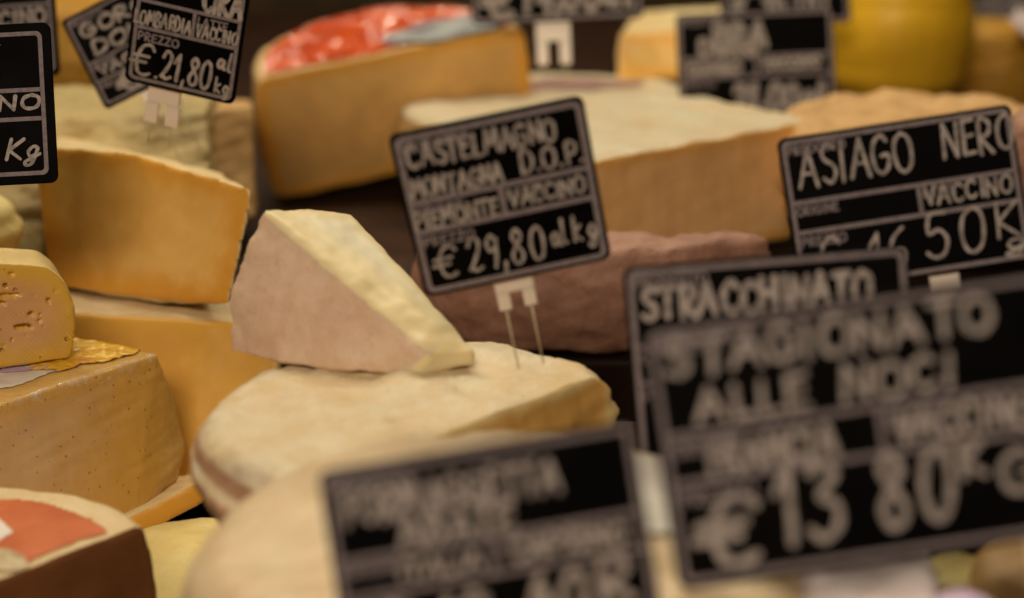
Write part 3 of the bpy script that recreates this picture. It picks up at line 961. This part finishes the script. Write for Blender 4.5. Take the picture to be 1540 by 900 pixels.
# ------------------------------------------------------------------ back right
wheel('yellow_waxed_cheese', P(1346, -60, 1.52), .067, .115, M_YELLOW, 'tall bright yellow waxed cheese at the back right', rt=.03, rb=.03, lumps=((.08, .0006, 1, 1),))
hull('yellow_top_piece', [P(930, 54, 1.42), P(1100, 50, 1.45), P(955, 16, 1.55), P(1100, 8, 1.58), P(925, 125, 1.40), P(1100, 120, 1.42), P(955, 100, 1.52), P(1100, 95, 1.54)],
     M_AMBER, 'cut cheese with yellow top behind the sign reading 21.00', cut_ids=((0, 1, 4),), voxel=.0025, tol=.97)
wheel('beige_cheese', P(1400, 178, 1.18), .100, .065, M_TAN, 'beige wheel behind the sign reading ASIAGO NERO', rt=.016, lumps=((.05, .003, 1, 1), (.02, .001, 4, 1)))
wheel('reddish_round', P(1590, 168, 1.0), .027, .075, M_BROWN, 'reddish brown round at the right edge behind the ASIAGO NERO sign')
wheel('orange_cheese', P(1500, 34, 1.62), .045, .09, M_OCHRE, 'dull orange wheel right of the yellow waxed cheese')
wheel('ash_cheese', P(1540, -4, 1.8), .05, .05, M_ASH, 'dark ash grey cheese in the top right corner')
hull('paper_parcel', [P(1510, 18, 1.55), P(1560, 60, 1.55), P(1530, 5, 1.6), P(1580, 30, 1.6), P(1515, 30, 1.53), P(1560, 72, 1.53)],
     M_PAPER, 'small pink paper wrapped piece at the right edge above the reddish round', voxel=.0025)

# ------------------------------------------------------------------ front right, low
wheel('straw_round', P(1330, 520, .755), .056, .055, M_BLOND, 'straw coloured round behind the 13.80 sign, holding the ASIAGO NERO sign', voxel=.003)
wheel('cream_round', P(1185, 775, .68), .044, .045, M_WHITE, 'white round behind the 13.80 sign, holding the STRACCHINATO sign', voxel=.003)
hull('paper_wrapped_cheese', [P(1150, 848, .65), P(1402, 826, .65), P(1130, 990, .55), P(1425, 960, .55), P(1150, 960, .64), P(1402, 950, .64), P(1130, 1100, .55), P(1425, 1080, .55)],
     M_PAPER, 'flat cheese wrapped in pinkish white paper under the 13.80 sign', voxel=.002, lumps=((.04, .0015, 1, 1), (.014, .0006, 4, 1)))
wheel('yellow_banded_cheese', P(1445, 852, .68), .0165, .03, M_PALEY, 'pale yellow cheese in the bottom right corner behind the lilac wrapped one', rt=.006)
wheel('lilac_wrapped_cheese', P(1452, 905, .58), .0125, .03, M_PURPLE, 'small cheese in lilac foil at the bottom right', rt=.005)
wheel('brown_round', P(1572, 838, .66), .026, .06, M_TAN, 'tan cheese at the bottom right edge beside the lilac wrapped cheese')

# ------------------------------------------------------------------ price signs
sign((-268, 51), 3.0, 343, 242, .866, 'sharp black sign at the left edge with the letters NO and Kg',
     [('VACCINO', .33, .535, .935, .085, .0018), ('€ 19,50', .08, .93, .62, .2, .0024), ('Kg', .77, .84, .915, .13, .0016, .25)],
     clip=.5, rows=(.415, .595), split=.42, margin=.024, line=.012)
sign((-190, -58), 4.0, 268, 190, 1.08, 'black sign at the left edge mostly hidden behind the sharp NO sign', [('TOMA', .3, .36, .8, .2), ('VACCINO', .45, .585, .94, .12), ('€ 18,00', .2, .93, .75, .3)], clip=.5, rows=(.43, .62))
sign((91, 32), 27.0, 165, 150, 1.05, 'grey faded sign tilted left, tucked behind the sign reading 21.80',
     [('GORGO', .12, .27, .95, .13, .0022), ('DOLCE', .14, .47, .95, .13, .0022), ('VACCINO', .1, .67, .85, .08, .0018), ('€ 10', .2, .93, .95, .19, .0028)], rows=(.52, .72), clip=.5, split=.9)
sign((211, -91), -13.0, 176, 228, .92, 'tilted black sign reading LOMBARDIA VACCINO and 21.80',
     [('CIRA', .60, .38, .96, .17, .0024), ('LOMBARDIA', .03, .568, .535, .095, .0013), ('VACCINO', .58, .568, .95, .085, .0013),
      ('€', .05, .93, .24, .23, .0018), ('.', .26, .93, .29, .1, .0017), ('21', .30, .925, .48, .19, .0018), (',', .505, .92, .54, .18, .0017), ('80', .56, .925, .77, .20, .0018),
      ('al', .80, .76, .93, .12, .0016), ('kg', .80, .93, .93, .10, .0014)], clip=.36, rows=(.405, .595), split=.55, margin=.012, pin_len=.013, clip_h=.0215, leg=.42, clip_w=.29, tilt=26, skip=('ORIGINE',))
sign((583, 205), 11.8, 300, 279, .70, 'black sign in the middle reading CASTELMAGNO and 29.80',
     [('CASTELMAGNO', .07, .21, .83, .13, 0.00144), ('MONTAGNA', .05, .39, .53, .11, 0.00137), ('D.O.P.', .62, .37, .95, .13, 0.00144), ('PIEMONTE', .04, .575, .47, .095, 0.00137),
      ('VACCINO', .53, .555, .93, .095, 0.00137), ('€', .08, .90, .20, .19, 0.00144), ('29,80', .26, .90, .66, .20, 0.00144), ('al', .70, .84, .79, .14, 0.00137), ('kg', .83, .84, .94, .15, 0.00137)],
     clip=.47, rows=(.42, .60), margin=.010, line=.014, clip_w=.27, clip_h=.0145, pin_len=.03, tilt=27)
sign((1168, 210), 8.7, 356, 238, .74, 'black sign reading ASIAGO NERO and 50 K, upper right',
     [('ASIAGO', .06, .32, .56, .24, 0.00152), ('NERO', .68, .28, .985, .22, 0.00152), ('VACCINO', .58, .555, .95, .11, 0.00129), ('€ 16', .08, .92, .48, .25, 0.00144), ('50', .56, .90, .80, .28, 0.00152), ('K', .85, .82, .95, .22, 0.00144), ('g', .88, .92, .97, .12, 0.00129)],
     clip=.62, clip_w=.2,  rows=(.42, .61), split=.56, margin=.010, line=.012)
sign((936, 402), 4.6, 430, 300, .665, 'black sign reading STRACCHINATO, half hidden behind the 13.80 sign',
     [('STRACCHINATO', .06, .27, .86, .15, .0024), ('VACCINO', .55, .56, .9, .1), ('€ 12,50', .1, .9, .8, .25)], clip=.5, margin=.010, line=.012)
sign((963, 494), 8.4, 612, 400, .556, 'biggest black sign reading ALLE NOCI and 13 80 KG, front right',
     [('STAGIONATO', .05, .20, .86, .13, .0022), ('ALLE', .11, .385, .38, .12, .0021), ('NOCI', .47, .385, .74, .12, .0021), ('FRANCIA', .12, .575, .43, .11, .0024), ('VACCINO', .58, .565, .92, .11, .0022),
      ('€', .06, .93, .21, .24, .0032), ('13', .26, .89, .42, .28, .0027), ('80', .52, .87, .69, .27, .0027), ('K', .73, .73, .79, .13, .0023), ('G', .82, .82, .91, .15, .0023)],
     clip=.95, rows=(.42, .60), split=.55, margin=.010, line=.010)
sign((477, 711), 8.8, 486, 318, .536, 'black sign reading FORMAGGETTA at the bottom centre',
     [('FORMAGGETTA', .06, .27, .74, .15, .0019), ('ABATE', .22, .42, .58, .14, .0021), ('ITALIA', .20, .575, .46, .085, .0016), ('CAPRINO', .56, .575, .92, .10, .0018), ('€ 19', .08, .92, .46, .24, .0026), ('40', .58, .90, .76, .24, .0026), ('R', .82, .86, .93, .2, .0026)],
     clip=.5, rows=(.44, .62), split=.50, margin=.010, line=.012, yaw=6, tilt=2)
sign((702, -150), 2.5, 258, 188, 1.30, 'black sign at the top centre reading 14.00',
     [('€', .06, .93, .24, .25, .005), ('14,00', .30, .91, .74, .26, .005), ('al', .78, .90, .93, .24, .005)], clip=.47, margin=.006, line=.015, rows=(.3, .55), clip_w=.42, clip_h=.031, pin_len=.012)
sign((1074, -110), 4.5, 195, 158, 1.42, 'black sign peeping out above and behind the sign reading 21.00', [('€ 16,00', .1, .9, .8, .25, .004)], clip=.5, margin=.008, line=.014)
sign((1016, 22), 2.6, 236, 160, 1.34, 'blurred black sign reading 21.00 left of the yellow waxed cheese',
     [('BRA', .24, .33, .56, .22, .005), ('DURO', .14, .40, .5, .14, .0045), ('CUNEO', .06, .57, .40, .09, .004), ('VACCINO', .54, .55, .9, .09, .003), ('21,00', .34, .93, .74, .24, .005), ('al', .78, .93, .93, .22, .0055)],
     clip=.5, margin=.006, line=.016, rows=(.43, .61))
